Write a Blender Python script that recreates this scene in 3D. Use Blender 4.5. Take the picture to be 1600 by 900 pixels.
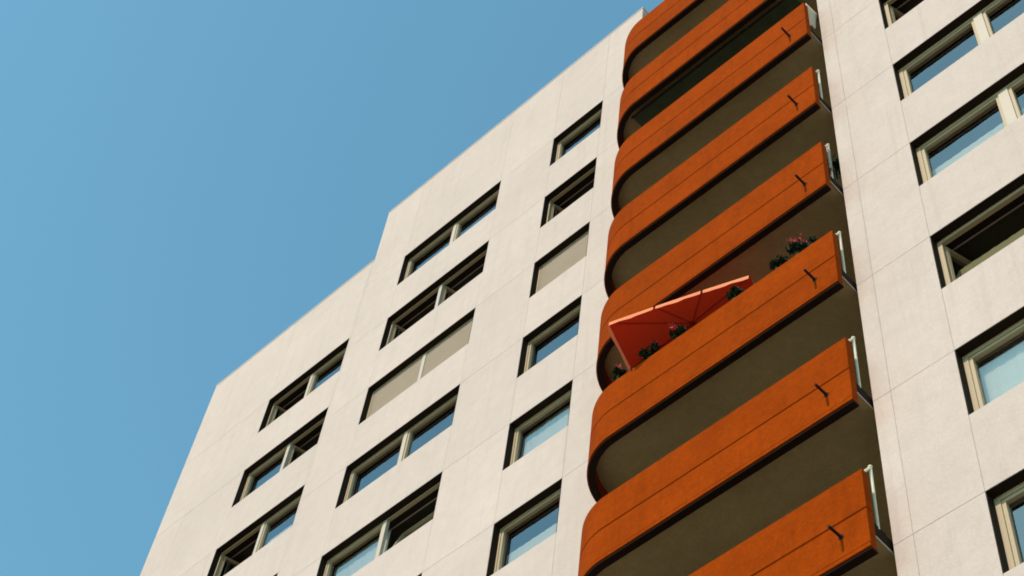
import bpy, bmesh, math, random
from mathutils import Matrix, Vector
random.seed(7)
S = bpy.context.scene
C = S.collection
for o in list(bpy.data.objects): bpy.data.objects.remove(o)
R = math.radians
Z0 = 30.475                       # ground is z = 0; measured levels are shifted by this

# ------------------------------------------------------------------ camera
cam = bpy.data.cameras.new('camera'); co = bpy.data.objects.new('camera', cam); C.objects.link(co)
rot = Matrix.Rotation(0.8982269, 3, 'Z') @ Matrix.Rotation(2.5734841, 3, 'X') @ Matrix.Rotation(0.1701892, 3, 'Z')
co.matrix_world = Matrix.Translation((16.10071, -12.1567, -28.82521 + Z0)) @ rot.to_4x4()
cam.sensor_width = 36; cam.lens = 2740.37 / 1600 * 36
cam.clip_start = 0.1; cam.clip_end = 6000
S.camera = co

# ------------------------------------------------------------------ sky, sun, exposure
SUN_EL, SUN_AZ = R(43), R(2)      # azimuth: to the left of the facade's normal (-y)
sv = Vector((-math.sin(SUN_AZ) * math.cos(SUN_EL), -math.cos(SUN_AZ) * math.cos(SUN_EL), math.sin(SUN_EL)))
W = bpy.data.worlds.new('World'); S.world = W; W.use_nodes = True
nt = W.node_tree; nt.nodes.clear()
sky = nt.nodes.new('ShaderNodeTexSky'); sky.sky_type = 'NISHITA'; sky.sun_disc = False
sky.sun_elevation = SUN_EL; sky.sun_rotation = math.atan2(sv.x, sv.y) % (2 * math.pi)
sky.altitude = 100; sky.air_density = 1.0; sky.dust_density = 0.6; sky.ozone_density = 2.0
bg = nt.nodes.new('ShaderNodeBackground'); bg.inputs[1].default_value = 0.15
wo = nt.nodes.new('ShaderNodeOutputWorld')
tint = nt.nodes.new('ShaderNodeMix'); tint.data_type = 'RGBA'; tint.blend_type = 'MULTIPLY'; tint.inputs[0].default_value = 1
tint.inputs[7].default_value = (.84, 1.27, 1.04, 1)      # colour balance of the film stock, the same over the whole sky
nt.links.new(sky.outputs[0], tint.inputs[6]); nt.links.new(tint.outputs[2], bg.inputs[0]); nt.links.new(bg.outputs[0], wo.inputs[0])
sl = bpy.data.lights.new('sun', 'SUN'); sl.energy = 2.8; sl.angle = R(0.53); sl.color = (1.0, 0.79, 0.62)
so = bpy.data.objects.new('sun', sl); C.objects.link(so)
so.rotation_euler = sv.to_track_quat('Z', 'Y').to_euler(); so.location = sv * 80
S.view_settings.view_transform = 'Standard'; S.view_settings.look = 'None'
S.view_settings.exposure = 0.6; S.view_settings.gamma = 1.0
S.render.engine = 'CYCLES'
S.cycles.max_bounces = 8; S.cycles.transparent_max_bounces = 16
S.cycles.filter_width = 1.8

# ------------------------------------------------------------------ materials
def mat(name, col, rough=0.8, spec=0.3, metal=0.0, var=None, bump=None, rnd=0.0, streak=0.0, transl=None):
    """procedural principled material: var=(scale, amount) mottling, bump=(scale, strength), streak = vertical run-off stains"""
    m = bpy.data.materials.new(name); m.use_nodes = True
    n, l = m.node_tree.nodes, m.node_tree.links
    b = n['Principled BSDF']
    b.inputs['Roughness'].default_value = rough; b.inputs['Metallic'].default_value = metal
    b.inputs['Specular IOR Level'].default_value = spec
    tc = n.new('ShaderNodeTexCoord'); geo = n.new('ShaderNodeNewGeometry')
    rgb = n.new('ShaderNodeRGB'); rgb.outputs[0].default_value = (*col, 1)
    out = rgb.outputs[0]
    def scale_by(out, fac):
        mx = n.new('ShaderNodeMix'); mx.data_type = 'RGBA'; mx.blend_type = 'MULTIPLY'; mx.inputs[0].default_value = 1
        l.new(out, mx.inputs[6]); l.new(fac, mx.inputs[7]); return mx.outputs[2]
    def ramp(src, a, bb, lo, hi):
        r = n.new('ShaderNodeMapRange'); l.new(src, r.inputs[0])
        r.inputs[1].default_value = a; r.inputs[2].default_value = bb; r.inputs[3].default_value = lo; r.inputs[4].default_value = hi
        return r.outputs[0]
    if var:
        for k, (sc, am) in enumerate(var):
            t = n.new('ShaderNodeTexNoise'); l.new(geo.outputs['Position'], t.inputs[0])
            t.inputs['Scale'].default_value = sc; t.inputs['Detail'].default_value = 6; t.inputs['Roughness'].default_value = .65
            out = scale_by(out, ramp(t.outputs[0], .3, .7, 1 - am, 1 + am * .4))
    if streak:
        mp = n.new('ShaderNodeMapping'); l.new(geo.outputs['Position'], mp.inputs[0]); mp.inputs['Scale'].default_value = (3.2, 3.2, .16)
        t = n.new('ShaderNodeTexNoise'); l.new(mp.outputs[0], t.inputs[0]); t.inputs['Scale'].default_value = 1.6
        t.inputs['Detail'].default_value = 5; t.inputs['Roughness'].default_value = .7
        out = scale_by(out, ramp(t.outputs[0], .52, .75, 1, 1 - streak))
    if rnd:
        oi = n.new('ShaderNodeObjectInfo'); out = scale_by(out, ramp(oi.outputs['Random'], 0, 1, 1 - rnd, 1 + rnd * .3))
    l.new(out, b.inputs['Base Color'])
    if bump:
        t = n.new('ShaderNodeTexNoise'); l.new(geo.outputs['Position'], t.inputs[0]); t.inputs['Scale'].default_value = bump[0]
        t.inputs['Detail'].default_value = 4
        bp = n.new('ShaderNodeBump'); bp.inputs['Strength'].default_value = bump[1]; bp.inputs['Distance'].default_value = .02
        l.new(t.outputs[0], bp.inputs['Height']); l.new(bp.outputs[0], b.inputs['Normal'])
    if transl:
        tr = n.new('ShaderNodeBsdfTranslucent'); l.new(out, tr.inputs[0])
        ms = n.new('ShaderNodeMixShader'); ms.inputs[0].default_value = transl
        l.new(b.outputs[0], ms.inputs[1]); l.new(tr.outputs[0], ms.inputs[2]); l.new(ms.outputs[0], n['Material Output'].inputs[0])
    return m
M = {}
M['wall'] = mat('wall_render', (.545, .445, .415), .9, .06, var=((.35, .07), (3.5, .06), (30, .08)), bump=(55, .3), rnd=.035, streak=.09)
M['core'] = mat('joint_mortar', (.42, .34, .31), .95, .1)
M['coping'] = mat('coping_metal', (.57, .48, .44), .6, .2, rnd=.03)
M['orange'] = mat('orange_coating', (.30, .044, .001), .95, .03, var=((1.3, .16), (9, .16), (45, .20)), bump=(60, .4), rnd=.06, streak=.14)
M['groove'] = mat('groove_dark', (.06, .018, .008), .9, .1)
M['near_black'] = mat('near_black_cover', (.013, .005, .003), .8, .1)  # near-black; on the slab's side plate it paints in the shade
M['soffit'] = mat('olive_soffit', (.40, .305, .175), .92, .1, var=((.8, .16), (7, .12), (40, .16)), rnd=.06, streak=0)
M['floor'] = mat('balcony_floor', (.30, .25, .19), .9, .1)
M['back'] = mat('recess_wall', (.45, .40, .29), .9, .1, var=((1.2, .1),))
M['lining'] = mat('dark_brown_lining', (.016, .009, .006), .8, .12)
M['frame'] = mat('cream_frame', (.40, .305, .20), .6, .3, var=((25, .06),), rnd=.05)
M['mull'] = mat('pale_mullion', (.46, .385, .33), .6, .3, var=((25, .06),), rnd=.04)
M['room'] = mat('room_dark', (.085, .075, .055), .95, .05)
M['curtain'] = mat('white_curtain', (.74, .68, .62), .95, .05, var=((6, .06),), transl=.3)
M['olive'] = mat('olive_curtain', (.20, .185, .10), .95, .05, var=((6, .08),), transl=.3)
M['shutter'] = mat('beige_shutter', (.36, .275, .215), .8, .2, var=((2, .06), (30, .06)), rnd=.04)
M['white'] = mat('white_steel', (.62, .55, .42), .5, .4)
M['alu'] = mat('pale_trim', (.36, .31, .24), .6, .3)
M['pipe'] = mat('dark_steel', (.022, .014, .012), .8, .15)
M['red'] = mat('red_fabric', (.52, .036, .012), .9, .05, var=((14, .08),), transl=.10)
M['rib'] = mat('dark_red_rib', (.26, .02, .008), .7, .2)
M['val'] = mat('sunlit_red_fabric', (.85, .27, .14), .9, .08, var=((14, .06),), transl=.2)  # the red fabric in full sun: glare put into the valance colour
M['leaf'] = mat('leaf_green', (.016, .032, .010), .7, .25, var=((30, .25),), transl=.2)
M['bloom'] = mat('pink_petal', (.62, .09, .12), .8, .15, var=((30, .15),), transl=.25)
M['pot'] = mat('terracotta', (.10, .04, .02), .9, .15)
M['cloth'] = mat('white_cloth', (.60, .53, .42), .95, .05, var=((9, .06),), transl=.2)
M['greycloth'] = mat('grey_cloth', (.38, .36, .34), .95, .05, transl=.15)
M['awning'] = mat('dark_green_fabric', (.06, .07, .045), .9, .1, var=((5, .3),), transl=.1)
M['ground'] = mat('grass_and_paving', (.26, .235, .165), .95, .1, var=((.05, .25), (.7, .2)))
def glass():
    m = bpy.data.materials.new('window_glass'); m.use_nodes = True
    n, l = m.node_tree.nodes, m.node_tree.links; n.remove(n['Principled BSDF'])
    tr = n.new('ShaderNodeBsdfTransparent'); tr.inputs[0].default_value = (.80, .86, .86, 1)
    gl = n.new('ShaderNodeBsdfGlossy'); gl.inputs['Roughness'].default_value = .012; gl.inputs[0].default_value = (.95, .98, 1, 1)
    t = n.new('ShaderNodeTexNoise'); t.inputs['Scale'].default_value = 1.1
    geo = n.new('ShaderNodeNewGeometry'); l.new(geo.outputs['Position'], t.inputs[0])
    bp = n.new('ShaderNodeBump'); bp.inputs['Strength'].default_value = .10; bp.inputs['Distance'].default_value = .05
    l.new(t.outputs[0], bp.inputs['Height']); l.new(bp.outputs[0], gl.inputs['Normal'])
    lw = n.new('ShaderNodeLayerWeight'); lw.inputs[0].default_value = .5
    pw = n.new('ShaderNodeMath'); pw.operation = 'POWER'; l.new(lw.outputs['Facing'], pw.inputs[0]); pw.inputs[1].default_value = 5
    fr = n.new('ShaderNodeMapRange'); l.new(pw.outputs[0], fr.inputs[0]); fr.inputs[3].default_value = .24; fr.inputs[4].default_value = 1
    ms = n.new('ShaderNodeMixShader'); l.new(fr.outputs[0], ms.inputs[0]); l.new(tr.outputs[0], ms.inputs[1]); l.new(gl.outputs[0], ms.inputs[2])
    l.new(ms.outputs[0], n['Material Output'].inputs[0]); return m
M['glass'] = glass()

# ------------------------------------------------------------------ helpers
def mesh(verts, faces, m, smooth=False):
    me = bpy.data.meshes.new('mesh'); me.from_pydata([tuple(v) for v in verts], [], faces)
    bm = bmesh.new(); bm.from_mesh(me); bmesh.ops.recalc_face_normals(bm, faces=bm.faces[:]); bm.to_mesh(me); bm.free()
    me.materials.append(M[m])
    if smooth: me.shade_smooth()
    return me
def obj(name, me, parent=None, loc=(0, 0, 0), rotz=0, label=None):
    o = bpy.data.objects.new(name, me); C.objects.link(o); o.location = loc
    if rotz: o.rotation_euler = (0, 0, rotz)
    if parent: o.parent = parent
    if label: o['label'] = label
    return o
def thing(name, label, cat, loc=(0, 0, 0), rotz=0, group=None):
    o = obj(name, None, None, loc, rotz, label); o['category'] = cat
    if group: o['group'] = group
    return o
def boxes(lst, ch=0.0):
    """verts/faces for axis-aligned boxes (x0,x1,y0,y1,z0,z1)"""
    V, F = [], []
    for (x0, x1, y0, y1, z0, z1) in lst:
        b = len(V)
        V += [(x, y, z) for x in (x0, x1) for y in (y0, y1) for z in (z0, z1)]
        F += [tuple(b + i for i in f) for f in ((0, 1, 3, 2), (4, 6, 7, 5), (0, 4, 5, 1), (2, 3, 7, 6), (0, 2, 6, 4), (1, 5, 7, 3))]
    return V, F
cache = {}
def box_mesh(w, d, h, m):
    k = ('b', round(w, 4), round(d, 4), round(h, 4), m)
    if k not in cache: cache[k] = mesh(*boxes([(0, w, 0, d, 0, h)]), m)
    return cache[k]
GAP = .0012
def panel_mesh(w, h, m='wall', t=.06, ch=.004):
    k = ('p', round(w, 4), round(h, 4), m)
    if k in cache: return cache[k]
    g = GAP; V = []
    for (y, i) in ((t, g), (ch, g), (0, g + ch)):
        V += [(i, y, i), (w - i, y, i), (w - i, y, h - i), (i, y, h - i)]
    F = [(0, 1, 2, 3), (8, 9, 10, 11)] + [(a + j, a + (j + 1) % 4, a + 4 + (j + 1) % 4, a + 4 + j) for a in (0, 4) for j in range(4)]
    cache[k] = mesh(V, F, m); return cache[k]
def tube(p0, p1, r, m, seg=10, r1=None):
    p0, p1 = Vector(p0), Vector(p1); d = (p1 - p0).normalized(); a = d.orthogonal().normalized(); b = d.cross(a)
    r1 = r if r1 is None else r1; V = []; F = []
    for p, rr in ((p0, r), (p1, r1)):
        V += [p + (a * math.cos(2 * math.pi * i / seg) + b * math.sin(2 * math.pi * i / seg)) * rr for i in range(seg)]
    F += [(i, (i + 1) % seg, seg + (i + 1) % seg, seg + i) for i in range(seg)] + [tuple(range(seg)), tuple(range(seg, 2 * seg))]
    return V, F
def joined(*vf):
    V, F = [], []
    for v, f in vf:
        b = len(V); V += list(v); F += [tuple(b + i for i in q) for q in f]
    return V, F

# ------------------------------------------------------------------ setting: ground
g = obj('ground', mesh([(-1500, -1500, 0), (1500, -1500, 0), (1500, 1500, 0), (-1500, 1500, 0)], [(0, 1, 2, 3)], 'ground')); g['kind'] = 'structure'

# ------------------------------------------------------------------ the tower
tower = thing('apartment_tower', 'tall cream apartment tower with stepped roof and stack of orange balconies', 'building')
FH = 2.8; WH = 1.366
XE, XS, XB0, XB1, XC0, XC1, XL = -11.077, -4.905, -3.544, -.270, 1.433, 2.974, 4.05     # left front, x stations
XA0, XA1 = -7.832, -4.969
XR, XR2, XD0, XD1, XRE = 9.239, 9.515, 10.487, 13.597, 15.6                               # right front
YD = -.58
HEADBC = 10.515 + Z0; HEADA = 11.067 + Z0; HEADD = .869 + Z0                              # head of storey k = HEAD - 2.8 k
ROOFA = 8.98 + Z0; ROOFB = 11.419 + Z0; ROOFD = 11.45 + Z0
def wall_panel(x0, x1, z0, z1, y=0.0):
    return obj('wall_panel', panel_mesh(x1 - x0, z1 - z0), tower, (x0, y, z0))
def core(x0, x1, y0, y1, z0, z1, m='core', name='wall_core'):
    return obj(name, mesh(*boxes([(0, x1 - x0, 0, y1 - y0, 0, z1 - z0)]), m), tower, (x0, y0, z0))

# windows ----------------------------------------------------------
def make_window(x, y, z, w, h, bays, fw=.05, sw=.05, mw=.10, label=None):
    """opening at lower-left corner (x,y,z); bays: list of 'sky','open','curtain','shutter','tilt','olive'"""
    key = ('frame', round(w, 3), len(bays), fw)
    shut = bays[0] == 'shutter'
    if key not in cache:
        cache[key] = mesh(*boxes([(.012, fw, .14, .21, .012, h - .012), (w - fw, w - .012, .14, .21, .012, h - .012),
                                  (fw, w - fw, .14, .21, .012, fw), (fw, w - fw, .14, .21, h - fw, h - .012)]), 'frame')
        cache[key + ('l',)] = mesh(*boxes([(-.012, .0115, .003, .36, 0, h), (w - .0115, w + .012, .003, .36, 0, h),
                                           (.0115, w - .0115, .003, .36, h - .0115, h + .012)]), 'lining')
        cache[key + ('s',)] = mesh(*boxes([(.0115, w - .0115, .02, .36, -.012, .0115)]), 'alu')
        a = .25
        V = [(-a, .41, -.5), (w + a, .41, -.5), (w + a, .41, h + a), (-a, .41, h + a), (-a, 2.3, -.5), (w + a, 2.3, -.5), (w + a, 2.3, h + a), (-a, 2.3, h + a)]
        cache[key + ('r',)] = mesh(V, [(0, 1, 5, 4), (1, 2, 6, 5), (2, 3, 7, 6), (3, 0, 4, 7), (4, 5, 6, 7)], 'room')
    win = obj('window', cache[key], tower, (x, y, z), label=label)
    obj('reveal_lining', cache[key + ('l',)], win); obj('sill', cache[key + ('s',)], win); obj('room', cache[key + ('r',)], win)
    n = len(bays)
    inner = w - 2 * fw
    bw = inner if n == 1 else (inner - mw) / 2
    if n == 2: obj('mullion', box_mesh(mw, .075, h - 2 * fw, 'mull'), win, (fw + bw, .132, fw))
    for i, b in enumerate(bays):
        x0 = fw + i * (bw + mw); z0 = fw; hh = h - 2 * fw
        if b == 'shutter':
            ks = ('sh', round(bw, 3))
            if ks not in cache:
                V, F = [], []; ns = int(hh / .042)
                for s in range(ns):
                    a = hh * s / ns; c = hh * (s + 1) / ns
                    V += [(0, .157, a), (bw, .157, a), (bw, .148, a + .012), (0, .148, a + .012), (0, .148, c - .006), (bw, .148, c - .006), (0, .157, c), (bw, .157, c)]
                    q = s * 8; F += [(q, q + 1, q + 2, q + 3), (q + 3, q + 2, q + 5, q + 4), (q + 4, q + 5, q + 7, q + 6)]
                cache[ks] = mesh(V, F, 'shutter')
            obj('roller_shutter', cache[ks], win, (x0, 0, z0)); continue
        ks = ('sash', round(bw, 3), round(sw, 3))
        if ks not in cache:
            cache[ks] = mesh(*boxes([(.004, sw, 0, .062, .004, hh - .004), (bw - sw, bw - .004, 0, .062, .004, hh - .004), (sw, bw - sw, 0, .062, .004, sw), (sw, bw - sw, 0, .062, hh - sw, hh - .004)]), 'frame')
            cache[ks + ('g',)] = mesh([(sw - .005, .056, sw - .005), (bw - sw + .005, .056, sw - .005), (bw - sw + .005, .056, hh - sw + .005), (sw - .005, .056, hh - sw + .005)], [(0, 1, 2, 3)], 'glass')
        sash = obj('sash', cache[ks], win, (x0, .153, z0)); pane = obj('pane', cache[ks + ('g',)], win, (x0, .153, z0))
        if b in ('open', 'olive'):                    # swung into the room on its left hinge
            for q in (sash, pane): q.location = (x0 + .01, .21, z0); q.rotation_euler = (0, 0, R(74))
        if b == 'tilt':                               # bottom-hung, leaning into the room
            for q in (sash, pane): q.location = (x0, .18, z0); q.rotation_euler = (R(-16), 0, 0)
        if b in ('curtain', 'olive', 'half', 'tilt'):
            kc = ('cur', round(bw, 3), b)
            if kc not in cache:
                V, F = [], []; nn = 40; top = hh * (.99 if b == 'curtain' else .62 if b == 'half' else .7); yy = .62 if b == 'tilt' else .34
                for s in range(nn + 1):
                    xx = bw * s / nn; dy = .010 * math.sin(s * 1.45) + .006 * math.sin(s * .61 + 1)
                    V += [(xx, yy + dy, -.2), (xx, yy + dy * .25, top)]
                F = [(2 * s, 2 * s + 2, 2 * s + 3, 2 * s + 1) for s in range(nn)]
                cache[kc] = mesh(V, F, 'olive' if b in ('olive', 'tilt') else 'curtain', True)
            obj('curtain', cache[kc], win, (x0, .11 if b == 'olive' else 0, z0))
    return win

KN = 7
stateA = {2: ('open', 'sky'), 3: ('half', 'open'), 4: ('open', 'half'), 5: ('sky', 'curtain'), 6: ('sky', 'sky')}
stateB = {1: ('sky', 'half'), 2: ('open', 'open'), 3: ('shutter', 'shutter'), 4: ('sky', 'sky'), 5: ('curtain', 'tilt'), 6: ('sky', 'sky')}
stateC = {1: ('half',), 2: ('open',), 3: ('shutter',), 4: ('sky',), 5: ('curtain',), 6: ('half',)}
stateD = {-1: ('sky', 'curtain'), 0: ('open', 'sky'), 1: ('sky', 'sky'), 2: ('half', 'half'), 3: ('olive', 'olive'), 4: ('curtain', 'half'), 5: ('sky', 'sky'), 6: ('sky', 'sky')}
SH = 'window closed by a beige roller shutter'
def column(x0, x1, head, k0, k1, states, roof, y=0.0, **kw):
    """windows, spandrels and wall cores of one window column"""
    w = x1 - x0
    ztop = head - FH * k0
    wall_panel(x0, x1, ztop, roof, y); core(x0 + .0125, x1 - .0125, y + .06, y + .4, ztop + .0125, roof - .01)
    for k in range(k0, k1 + 1):
        zh = head - FH * k; zs = zh - WH; zn = zh - FH
        make_window(x0, y, zs, w, WH, states[k], label=SH if states[k][0] == 'shutter' else None, **kw)
        wall_panel(x0, x1, zn, zs, y); core(x0 + .0125, x1 - .0125, y + .06, y + .4, zn + .0125, zs - .0125)
    zb = head - FH * (k1 + 1)
    wall_panel(x0, x1, .02, zb, y); core(x0 + .0125, x1 - .0125, y + .06, y + .4, 0, zb - .0125)
def pier(x0, x1, head, k0, k1, roof, y=0.0, e0=0, e1=0):
    wall_panel(x0, x1, head - FH * k0, roof, y)
    for k in range(k0, k1 + 1): wall_panel(x0, x1, head - FH * (k + 1), head - FH * k, y)
    wall_panel(x0, x1, .02, head - FH * (k1 + 1), y)
    core(x0 - e0, x1 + e1, y + .06, y + .4, 0, roof - .01)
pier(XE, XA0, HEADA, 2, 6, ROOFA, e0=-.012)
column(XA0, XA1, HEADA, 2, 6, stateA, ROOFA)
pier(XA1, XS, HEADA, 2, 6, ROOFA, e1=-.001)
pier(XS, XB0, HEADBC, 1, 6, ROOFB, e0=-.001)
column(XB0, XB1, HEADBC, 1, 6, stateB, ROOFB, mw=.10)
pier(XB1, XC0, HEADBC, 1, 6, ROOFB)
column(XC0, XC1, HEADBC, 1, 6, stateC, ROOFB)
pier(XC1, XL, HEADBC, 1, 6, ROOFB, e1=0)
pier(XR, XR2, HEADD, -1, 6, ROOFD, YD, e0=-.012, e1=-.001)
pier(XR2, XD0, HEADD, -1, 6, ROOFD, YD, e0=-.001)
column(XD0, XD1, HEADD, -1, 6, stateD, ROOFD, YD, fw=.085, sw=.055, mw=.16)
pier(XD1, XRE, HEADD, -1, 6, ROOFD, YD, e1=-.012)
# the body behind the fronts, side walls, roof slabs, copings
core(XE + .01, XS - .01, 2.45, 11, 0, ROOFA - .3, 'wall', 'rear_body'); core(XS + .01, XRE - .02, 2.46, 11, 0, ROOFB - .3, 'wall', 'rear_body')
core(XE + .005, XE + .25, .401, 2.44, 0, ROOFA - .31, 'wall', 'side_wall'); core(XS + .005, XS + .25, .401, 2.44, ROOFA - .8, ROOFB - .31, 'wall', 'side_wall')
core(XRE - .27, XRE - .015, YD + .401, 2.44, 0, ROOFD - .31, 'wall', 'side_wall')
core(XE + .02, XS - .02, .401, 11.02, ROOFA - .29, ROOFA - .02, 'wall', 'roof_slab'); core(XS + .012, XR - .01, .401, 11.02, ROOFB - .29, ROOFB - .02, 'wall', 'roof_slab')
core(XR + .01, XRE - .01, YD + .401, 11.03, ROOFD - .29, ROOFD - .02, 'wall', 'roof_slab')
for (x0, x1, y, z) in ((XE - .01, XS - .012, 0, ROOFA), (XS - .01, XL + .02, 0, ROOFB), (XR - .01, XRE + .01, YD, ROOFD)):
    core(x0, x1, y - .012, y + .42, z - .003, z + .03, 'coping', 'coping')
# balcony recess
core(XL - .3, XL, .401, 2.44, 0, ROOFB - .31, 'back', 'recess_side_wall')
core(XR + .002, XR + .3, YD + .402, 2.43, 0, ROOFD - .32, 'back', 'recess_side_wall')
core(XL + .002, XR, 1.6, 1.8, 0, ROOFB - .32, 'back', 'recess_back_wall')

# balconies ---------------------------------------------------------
PZB = .482 + Z0; PX, PY, CX = 9.219, 1.014, 5.0
def path(o, n=22):
    """plan line of the parapet at outward offset o: right end, along the front, round the left corner to the wall"""
    pts = [(PX, -PY - o), (8.0, -PY - o), (6.5, -PY - o), (CX, -PY - o)]
    r = PY + o
    for i in range(1, n + 1):
        a = math.pi / 2 * i / n; pts.append((CX - r * math.sin(a), -r * math.cos(a)))
    return pts
def sweep(section, m, dx=0.0):
    """section: closed loop of (offset, z) swept along the parapet's plan line"""
    P = [path(o) for o, z in section]; n = len(P[0]); k = len(section); V = []; F = []
    for i in range(n):
        for j in range(k): V.append((P[j][i][0] + (dx if i == 0 else 0), P[j][i][1], section[j][1]))
    for i in range(n - 1):
        for j in range(k): F.append((i * k + j, i * k + (j + 1) % k, (i + 1) * k + (j + 1) % k, (i + 1) * k + j))
    F += [tuple(range(k)), tuple(range((n - 1) * k, n * k))]
    me = mesh(V, F, m)
    return me
def sect(o1, t, z0, z1, c=.008):
    return [(o1 - c, z0), (o1, z0 + c), (o1, z1 - c), (o1 - c, z1), (o1 - t + c, z1), (o1 - t, z1 - c), (o1 - t, z0 + c), (o1 - t + c, z0)]
PH = 1.410
b_up = sweep(sect(0, .12, .697, PH, .012), 'orange'); b_lo = sweep(sect(0, .12, .088, .682, .008), 'orange')
b_lip = sweep(sect(.006, .126, .012, .082, .006), 'orange')
b_gr = sweep([(-.03, .05), (-.03, .72), (-.11, .72), (-.11, .05)], 'groove', -.01); b_tr = sweep(sect(-.016, .112, -.02, .011, .004), 'near_black', .001)  # last one: thin near-black strip along the parapet's underside
def slab():
    r = .902; pl = [(9.2, -r), (CX, -r)] + [(CX - r * math.sin(math.pi / 2 * i / 16), -r * math.cos(math.pi / 2 * i / 16)) for i in range(1, 17)]
    pl += [(XL + .004, 0), (XL + .004, 1.598), (XR - .004, 1.598), (XR - .004, YD + .36), (9.2, YD + .35)]
    n = len(pl); V = [(x, y, .30) for x, y in pl] + [(x, y, .50) for x, y in pl]
    F = [tuple(range(n)), tuple(range(n, 2 * n))] + [(i, (i + 1) % n, n + (i + 1) % n, n + i) for i in range(n)]
    return mesh(V, F, 'soffit')
b_slab = slab()
V, F = boxes([(4.4, 9.19, -.70, 1.59, .501, .515)]); b_floor = mesh(V, F, 'floor')
b_spout = mesh(*joined(tube((8.84, -1.004, .43), (8.84, -1.25, .408), .02, 'pipe'), tube((8.84, -1.012, .43), (8.84, -1.024, .429), .04, 'pipe')), 'pipe', False)
b_post = mesh(*joined(tube((9.16, -.72, .515), (9.16, -.72, 1.76), .021, 'white', 8), tube((9.16, -.72, 1.755), (9.12, -.95, 1.40), .019, 'white', 8),
                      tube((9.16, -.72, 1.755), (9.16, -.72, 1.775), .03, 'white', 8)), 'white')
b_edge = mesh(*boxes([(9.201, 9.212, -.89, YD + .30, .285, .312)]), 'alu'); b_shade = mesh(*boxes([(9.201, 9.208, -.89, YD + .30, .316, .52)]), 'near_black')  # dark plate added over the slab side, shade put into its colour
b_bar = mesh(*joined(*[tube((9.165, -.83, zz), (9.165, YD - .01, zz), .011, 'pipe', 6) for zz in (.62,)]), 'pipe')
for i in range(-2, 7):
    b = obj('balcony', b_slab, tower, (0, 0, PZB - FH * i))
    for nm, me in (('upper_panel', b_up), ('lower_panel', b_lo), ('drip_lip', b_lip), ('groove_backing', b_gr), ('underside_strip', b_tr), ('floor_finish', b_floor),
                   ('drain_spout', b_spout), ('slab_edge_trim', b_edge), ('side_shade_plate', b_shade), ('side_bar', b_bar)):
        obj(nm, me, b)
    if i != 0: obj('side_post', b_post, b)

# ------------------------------------------------------------------ things on the balconies
def zf(i): return PZB - FH * i + .516      # floor finish of balcony i
# parasol: slim rectangular canopy leaning out over the fourth parapet
def parasol():
    zc = -5.93 + Z0
    A = Vector((5.39, -1.62, zc)); u = Vector((2.23, .73, 0)); L = u.length; u.normalize(); v = Vector((-u.y, u.x, 0)); D = .92
    hub = A + u * L * .5 + v * D * .62 + Vector((0, 0, .15))
    base = Vector((hub.x, -.72, zf(3)))
    t = thing('parasol', 'red rectangular parasol with valance coloured as if sunlit leaning over an orange balcony', 'parasol', base)
    def put(name, V, F, m, th=None): return obj(name, mesh([Vector(q) - base for q in V], F, m), t)
    rim = [A + u * L * f for f in (0, 1 / 3, 2 / 3, 1)] + [A + u * L + v * D, A + u * L * 2 / 3 + v * D, A + u * L / 3 + v * D, A + v * D]
    rim = [q + Vector((0, 0, -.02 if k in (0, 3, 4, 7) else 0)) for k, q in enumerate(rim)]
    n = 8
    for k in range(n):
        a, b_ = rim[k], rim[(k + 1) % n]; V = []; F = []; st = 5
        for s in range(st + 1):
            f = s / st
            for w in range(st + 1):
                g_ = w / st; p = a.lerp(b_, g_).lerp(hub, f)
                V.append(p)
        for s in range(st):
            for w in range(st): q = s * (st + 1) + w; F.append((q, q + 1, q + st + 2, q + st + 1))
        put('canopy_panel', V, F, 'red')
        d = (b_ - a).normalized(); out = Vector((d.y, -d.x, 0)) * .012
        a2, b2 = a + d * .02, b_ - d * .02; V = []; F = []; st = 8
        for s in range(st + 1):
            f = s / st; p = a2.lerp(b2, f); w_ = out * (1 + .25 * math.sin(f * 9 + k))
            V += [p + out * .5 + Vector((0, 0, .004)), p + w_ * 1.4 - Vector((0, 0, .055)), p + w_ * 1.8 - Vector((0, 0, .105 + .008 * math.sin(f * 17)))]
        for s in range(st):
            for w in range(2): q = s * 3 + w; F.append((q, q + 3, q + 4, q + 1))
        put('valance', V, F, 'val')
        Vr, Fr = tube(a + Vector((0, 0, -.012)), hub + Vector((0, 0, -.02)), .007, 'pipe', 6); put('rib', Vr, Fr, 'rib')
    foot = base + Vector((0, 0, .06))
    Vr, Fr = tube(foot, hub + Vector((0, 0, .05)), .02, 'white', 10); put('pole', Vr, Fr, 'rib')
    Vr, Fr = tube(hub + Vector((0, 0, -.06)), hub + Vector((0, 0, .07)), .03, 'white', 10); put('hub', Vr, Fr, 'rib')
    Vr, Fr = tube(base, base + Vector((0, 0, .07)), .10, 'pot', 16, .05); put('stand', Vr, Fr, 'pot')
parasol()

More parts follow.
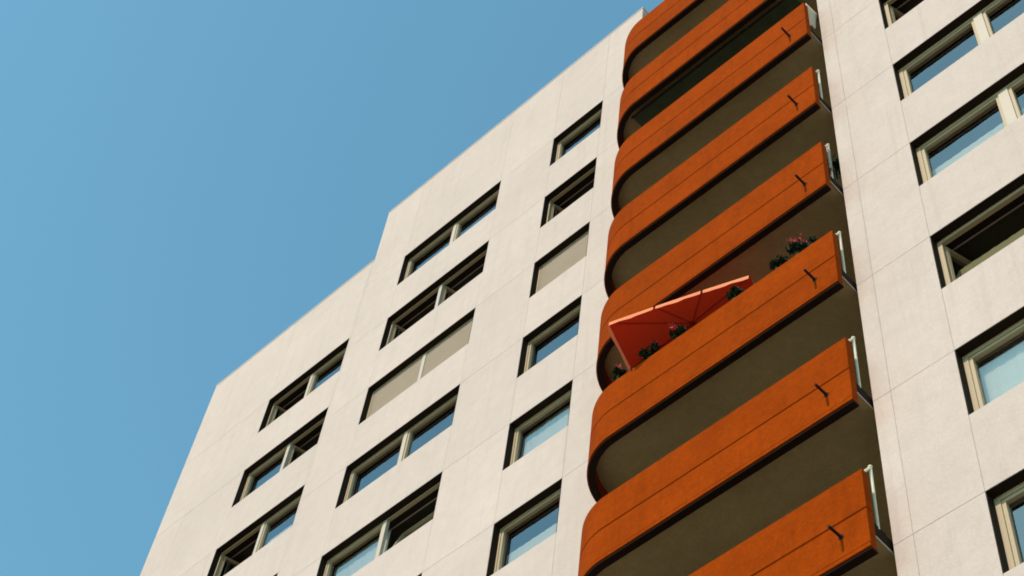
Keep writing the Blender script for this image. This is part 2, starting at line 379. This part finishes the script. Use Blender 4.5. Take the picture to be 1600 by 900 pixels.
# flowering pots along the parapet of the same balcony
def plant(x, y, i, rad, h, blooms, label, seed, npts=330, pot=True, group=None, cat='plant', stretch=1.0, floor=False):
    rn = random.Random(seed)
    base = Vector((x, y, zf(i) if floor else PZB - FH * i + PH + .001)); t = thing('potted_plant', label, cat, base, 0, group)
    ph, ps = (.34, 1) if floor else (.06, .5)
    V, F = [], []; seg = 14
    for (zz, r) in ((0, .085 * ps), (ph, .115 * ps), (ph, .10 * ps), (ph - .03, .095 * ps)):
        V += [(r * math.cos(2 * math.pi * k / seg), r * math.sin(2 * math.pi * k / seg), zz) for k in range(seg)]
    for s in range(3): F += [(s * seg + k, s * seg + (k + 1) % seg, (s + 1) * seg + (k + 1) % seg, (s + 1) * seg + k) for k in range(seg)]
    F += [tuple(range(seg)), tuple(range(3 * seg, 4 * seg))]
    obj('pot', mesh(V, F, 'pot'), t)
    sv_, sf = [], []
    cz = h - rad * .55
    tips = []
    for k in range(9):
        a = rn.uniform(0, 6.28); r = rad * rn.uniform(.2, .8) * stretch
        tip = (r * math.cos(a), r * math.sin(a) / stretch, cz + rn.uniform(-.2, .5) * rad); tips.append(tip)
        tv, tf = tube((.02 * math.cos(a), .02 * math.sin(a), ph - .04), tip, .006, 'leaf', 5, .003); b = len(sv_); sv_ += tv; sf += [tuple(b + q for q in f) for f in tf]
    obj('stem', mesh(sv_, sf, 'leaf'), t)
    V, F = [], []
    def leaf(c, s, V, F, wid=.55):
        d = Vector((rn.gauss(0, 1), rn.gauss(0, 1), rn.gauss(0, .8))).normalized(); a = d.orthogonal().normalized(); b = len(V)
        V += [c - d * s, c + a * s * wid + d * .1 * s, c + d * s, c - a * s * wid + d * .1 * s]; F.append((b, b + 1, b + 2, b + 3))
    for k in range(npts):
        tx, ty, tz = rn.choice(tips); q = Vector((tx, ty, tz)) + Vector((rn.gauss(0, .4), rn.gauss(0, .4), rn.gauss(0, .35))) * rad * .55
        leaf(q, rn.uniform(.025, .05), V, F)
    obj('foliage', mesh(V, F, 'leaf'), t)
    if blooms:
        V, F = [], []
        for k in range(blooms):
            tx, ty, tz = rn.choice(tips); c = Vector((tx, ty, tz)) + Vector((rn.gauss(0, .25) * rad, rn.gauss(0, .25) * rad - .02, rad * rn.uniform(.3, .75)))
            for q in range(12): leaf(c + Vector((rn.gauss(0, 1), rn.gauss(0, 1), rn.gauss(0, 1))) * .024, rn.uniform(.014, .026), V, F, .8)
        obj('blossom', mesh(V, F, 'bloom'), t)
G = 'flower pots behind the parapet'
PY_ = -.935
for (x, rad, h, bl, lab, sd) in (
    (8.56, .13, .36, 7, 'potted plant with the largest pink blossom cluster, right end of the parasol balcony', 1),
    (8.18, .12, .30, 0, 'dark leafy potted plant without blossoms left of the pink cluster', 2),
    (7.36, .12, .29, 1, 'dark leafy potted plant under the right corner of the red parasol', 3),
    (6.25, .14, .22, 2, 'leafy potted plant under the middle of the red parasol with one pink bloom', 4),
    (5.70, .16, .25, 2, 'leafy potted plant under the left corner of the red parasol', 5),
    (5.04, .09, .30, 3, 'small pink potted flower at the rounded left end of the parasol balcony', 6)):
    plant(x, PY_, 3, rad, h, bl, lab, sd, group=G)
plant(8.82, PY_, 3, .07, .26, 0, 'small sprig of a plant at the far right end of the parasol balcony', 8, 60, group=G)
plant(8.96, -.22, 2, .26, 1.5, 0, 'dark tall potted shrub behind the white side post above the parasol', 9, 420, cat='plant', floor=True)

# draped cloths on the open sides of two balconies
def cloth(name, label, cat, pts, m, n=10):
    a, b, c, d = [Vector(q) + Vector((0, 0, Z0)) for q in pts]; base = (a + b) / 2; t = Vector((.012, .004, 0)); V = []; F = []
    for side in (0, 1):
        for s in range(n + 1):
            for w in range(n + 1):
                f, g_ = s / n, w / n
                V.append(a.lerp(b, g_).lerp(d.lerp(c, g_), f) + Vector((.014 * math.sin(g_ * 11 + f * 2) * f, 0, -.03 * math.sin(math.pi * g_) * f)) + t * side - base)
    N = (n + 1) ** 2
    for side in (0, 1):
        for s in range(n):
            for w in range(n): q = side * N + s * (n + 1) + w; F.append((q, q + 1, q + n + 2, q + n + 1))
    rim = [w for w in range(n + 1)] + [s * (n + 1) + n for s in range(1, n + 1)] + [n * (n + 1) + w for w in range(n - 1, -1, -1)] + [s * (n + 1) for s in range(n - 1, 0, -1)]
    for k in range(len(rim)): a_, b_ = rim[k], rim[(k + 1) % len(rim)]; F.append((a_, b_, N + b_, N + a_))
    o = obj(name, mesh(V, F, m, True), None, base, label=label); o['category'] = cat
cloth('draped_sheet', 'white sheet hung over the open side of an upper orange balcony', 'cloth',
      ((9.17, -.87, 2.17), (9.17, -.52, 2.26), (9.17, -.66, 1.36), (9.17, -.86, 1.28)), 'cloth')
cloth('grey_towel', 'small grey towel hanging beside the side post of the balcony above the parasol', 'towel',
      ((9.19, -.83, -3.62), (9.19, -.74, -3.56), (9.19, -.74, -4.25), (9.19, -.83, -4.25)), 'greycloth', 6)
# half-drawn dark awning below the soffit of the second balcony from the top
def awning():
    zs = PZB + FH + .285
    base = Vector((4.75, -.2, zs))
    t = thing('roller_awning', 'dark green roller awning drawn out under the second balcony from the top', 'awning', base)
    V, F = [], []; nx, ny = 14, 6
    for i in range(nx + 1):
        for j in range(ny + 1):
            x = 4.72 + 4.1 * i / nx; f = j / ny; y = -.74 + f * (.95 if x < 6.4 else .95 - .32 * min(1, (x - 6.4) / 1.6))
            V.append(Vector((x, y, zs - .17 + f * .12 - .025 * math.sin(math.pi * f) - .008 * math.sin(i * 1.7))) - base)
    for i in range(nx):
        for j in range(ny): q = i * (ny + 1) + j; F.append((q, q + 1, q + ny + 2, q + ny + 1))
    obj('fabric', mesh(V, F, 'awning', True), t)
    Vr, Fr = tube(Vector((4.70, -.75, zs - .17)) - base, Vector((8.84, -.75, zs - .17)) - base, .022, 'pipe', 8); obj('front_bar', mesh(Vr, Fr, 'pipe'), t)
    Vr, Fr = tube(Vector((4.70, .22, zs - .05)) - base, Vector((8.84, .0, zs - .05)) - base, .045, 'pipe', 10); obj('roller', mesh(Vr, Fr, 'pipe'), t)
awning()
